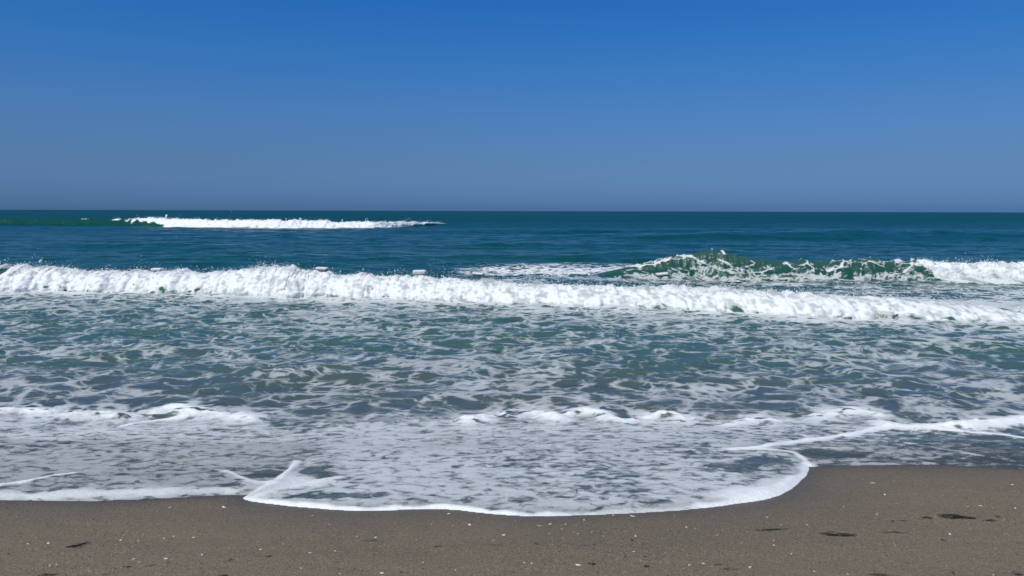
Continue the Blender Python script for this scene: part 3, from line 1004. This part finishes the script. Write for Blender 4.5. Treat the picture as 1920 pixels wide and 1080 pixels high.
used_shell = []
for u, v, w, lab in SHELLS:
    x, y = on_sand([(u, v)])[0]
    used_shell.append((x, y))
    dist = math.hypot(x, y)
    o = bpy.data.objects.new("shell", random.choice(SH_MESH if lab is None else SH_MESH[:2]))
    scene.collection.objects.link(o)
    s = w * dist / F / 2 * random.uniform(0.85, 1.05)
    o.scale = (s, s, s * random.uniform(0.7, 1.1))
    o.rotation_euler = (random.uniform(-0.2, 0.35), random.uniform(-0.25, 0.25), random.uniform(0, 6.28))
    o.location = (x, y, ground_z(x, y) - 0.0005)
    tag(o, lab or shell_label(u, v), "shell", "shells scattered on the sand")


def weed_mesh(name, length, thick, n, mat):
    """tangle of flat ribbons lying on the sand"""
    vs, fs = [], []
    for r in range(n * 3):
        L = length * random.uniform(0.15, 0.8)
        cx = random.uniform(-0.5, 0.5) * (length - L)
        cy = random.gauss(0, thick * 0.5)
        ph, k = random.uniform(0, 6.28), random.uniform(5, 12) / max(length, 0.02)
        w = thick * random.uniform(0.05, 0.16)
        m = 14
        tw = random.uniform(0, 6.28)
        for i in range(m):
            t = i / (m - 1)
            px = cx + (t - 0.5) * L
            py = cy + 0.45 * thick * math.sin(k * px + ph) + random.gauss(0, thick * 0.10)
            pz = 0.05 * thick + 0.10 * thick * abs(math.sin(k * 0.7 * px + 2 * ph)) + r * thick * 0.004
            ww = w * math.sin(math.pi * (0.08 + 0.84 * t)) ** 0.6
            a = tw + 2.5 * t
            for q in range(4):
                b = a + q * math.pi / 2
                vs.append((px, py + ww * math.cos(b), max(pz + 0.22 * ww * math.sin(b), -0.004)))
            if i:
                o_ = len(vs) - 8
                for q in range(4):
                    fs.append((o_ + q, o_ + (q + 1) % 4, o_ + 4 + (q + 1) % 4, o_ + 4 + q))
    return mesh_from(name, vs, fs, mat)


WEEDS = [  # u, v, length px, thick px, strands, angle, label
    (150, 1023, 48, 8, 9, 0.35, "long dark seaweed strand on the sand at left, the largest of its side"),
    (241, 1064, 13, 6, 6, 0.1, "small rounded dark weed lump near the lower left, left of a thin strand"),
    (285, 1062, 20, 4, 4, 0.15, "thin dark weed strand between a weed lump and a long white shell"),
    (504, 1045, 20, 5, 6, 0.0, "short thick dark weed bit left of centre on bare sand"),
    (432, 1053, 13, 5, 4, 0.0, "tiny dark weed bit near the lower edge beside a long white shell"),
    (690, 1013, 40, 6, 5, 0.05, "faint dark weed patch with one white shell at its end"),
    (1005, 1020, 12, 5, 5, 0.0, "dark weed knot in the thin wrack line near the middle"),
    (932, 1023, 22, 3, 4, 0.1, "thin weed scrap at the beginning of the middle wrack line"),
    (1100, 1023, 34, 3, 4, 0.0, "thin straight weed strand ending the middle wrack line"),
    (820, 1024, 22, 5, 5, 0.0, "pair of dark weed scraps left of the middle wrack line"),
    (1111, 1057, 22, 7, 7, 0.0, "black weed clump touching a white shell near the bottom edge"),
    (1209, 1044, 9, 5, 5, 0.0, "small black round weed bit above a longer one, right of centre"),
    (1213, 1062, 18, 6, 6, 0.0, "black oval weed bit near the bottom, right of centre"),
    (1186, 1013, 8, 5, 4, 0.0, "tiny black weed bit beside a pale shell on the upper sand"),
    (1345, 1060, 14, 6, 5, -0.2, "curved dark weed bit with pale shells on its side near the bottom"),
    (1370, 1068, 30, 5, 6, 0.0, "dark weed strand left of the bright rounded shell at the bottom"),
    (1572, 1002, 76, 8, 13, -0.05, "long thick black seaweed strand lying alone on the right sand"),
    (1680, 999, 58, 4, 5, -0.03, "faint thin weed strand continuing the line of the thick black one"),
    (1440, 994, 100, 4, 6, 0.05, "long faint brown weed trace left of the thick black strand"),
    (1672, 977, 12, 5, 5, -0.1, "small black weed bit at the left end of the upper wrack line"),
    (1693, 976, 22, 4, 4, 0.1, "slim weed scrap in the upper wrack line before its dense part"),
    (1737, 971, 24, 6, 6, 0.05, "curled dark weed piece in the upper wrack line"),
    (1794, 971, 68, 10, 14, -0.1, "dense tangled black seaweed, thickest part of the upper wrack line"),
    (1855, 977, 30, 5, 6, 0.0, "flat dark weed strand at the right end of the upper wrack line"),
    (1872, 970, 9, 6, 4, 0.0, "black weed knot above the flat strand at the right end"),
    (1768, 1013, 10, 5, 5, 0.0, "small black weed bit below a pale shell on the right sand"),
    (1787, 1072, 9, 6, 5, 0.0, "black round weed bit near the lower right bottom edge"),
    (1650, 1079, 50, 6, 7, 0.0, "dark weed strand cut by the bottom edge at right"),
    (1910, 1075, 20, 8, 6, 0.2, "dark weed clump in the lower right corner"),
    (90, 1078, 40, 7, 7, 0.1, "dark weed clump in the lower left corner at the bottom edge"),
    (200, 1077, 14, 5, 4, 0.0, "tiny weed scrap at the bottom edge between two larger clumps"),
    (418, 1079, 26, 5, 5, 0.0, "weed strand cut by the bottom edge left of centre"),
]
for u, v, L, T, n, ang, lab in WEEDS:
    x, y = on_sand([(u, v)])[0]
    d = math.hypot(x, y)
    k = d / F
    o = weed_mesh("seaweed", L * k * 0.92, T * k * 0.95, max(2, n // 2), M_WEED)
    o.location = (x, y, ground_z(x, y))
    o.rotation_euler = (-0.085, 0, ang * 1.6)
    tag(o, lab, "seaweed", "dark seaweed washed up on the sand")


WRACK = [smooth_line(on_sand(p)) for p in (
    [(820, 1026), (930, 1024), (1005, 1020), (1050, 1023), (1120, 1022), (1200, 1014), (1270, 1006)],
    [(1360, 996), (1450, 994), (1540, 999), (1600, 1002), (1700, 998)], [(1590, 980), (1660, 974), (1740, 970), (1810, 972), (1900, 976)],
    [(60, 1030), (150, 1023), (240, 1020)], [(0, 1072), (120, 1070), (230, 1064), (330, 1062), (450, 1052)])]


def scatter_pebbles(name, n, mat, smin, smax, band):
    c = np.empty((0, 2))
    while len(c) < n:
        p = np.stack([rng.uniform(-5.2, 5.2, n * 3), rng.uniform(2.5, 5.6, n * 3)], -1)
        d = -np.maximum(poly_sd(p[:, 0], p[:, 1], SHEET), poly_sd(p[:, 0], p[:, 1], LOBE))
        w = 0.25 + 0.9 * np.maximum(fbm(p[:, 0] * 0.9, p[:, 1] * 2.2, 3, 161), 0) * 2 + band * np.exp(-((p[:, 1] - 3.15 - 0.12 * np.sin(p[:, 0])) / 0.12) ** 2)
        w = w + 5 * band * sum(np.exp(-(seg_dist(p[:, 0], p[:, 1], l) / 0.035) ** 2) for l in WRACK)
        c = np.vstack([c, p[(d > 0.06) & (rng.random(len(p)) < w * 0.5)]])
    c = c[:n]
    z = np.array([ground_z(a, b) for a, b in c])
    sz = np.exp(rng.uniform(np.log(smin), np.log(smax), n))
    q = rng.normal(size=(n, 3, 3)) * 0.25 + np.eye(3) * np.array([1.1, 1.0, 0.6])
    v = np.einsum('kj,nij->nki', BLOB_V, q) * sz[:, None, None] + np.stack([c[:, 0], c[:, 1], z + sz * 0.25], -1)[:, None, :]
    f = BLOB_F[None] + (np.arange(n) * 6)[:, None, None]
    o = mesh_from(name, v.reshape(-1, 3), f.reshape(-1, 3), mat)
    return o


tag(scatter_pebbles("gravel", 2200, M_PEBBLE_D, 0.0018, 0.0050, 1.0), "fine dark grit and weed crumbs strewn on the sand", kind="stuff")
tag(scatter_pebbles("gravel", 2600, M_PEBBLE_L, 0.0018, 0.0058, 0.6), "fine pale shell grit strewn on the sand", kind="stuff")
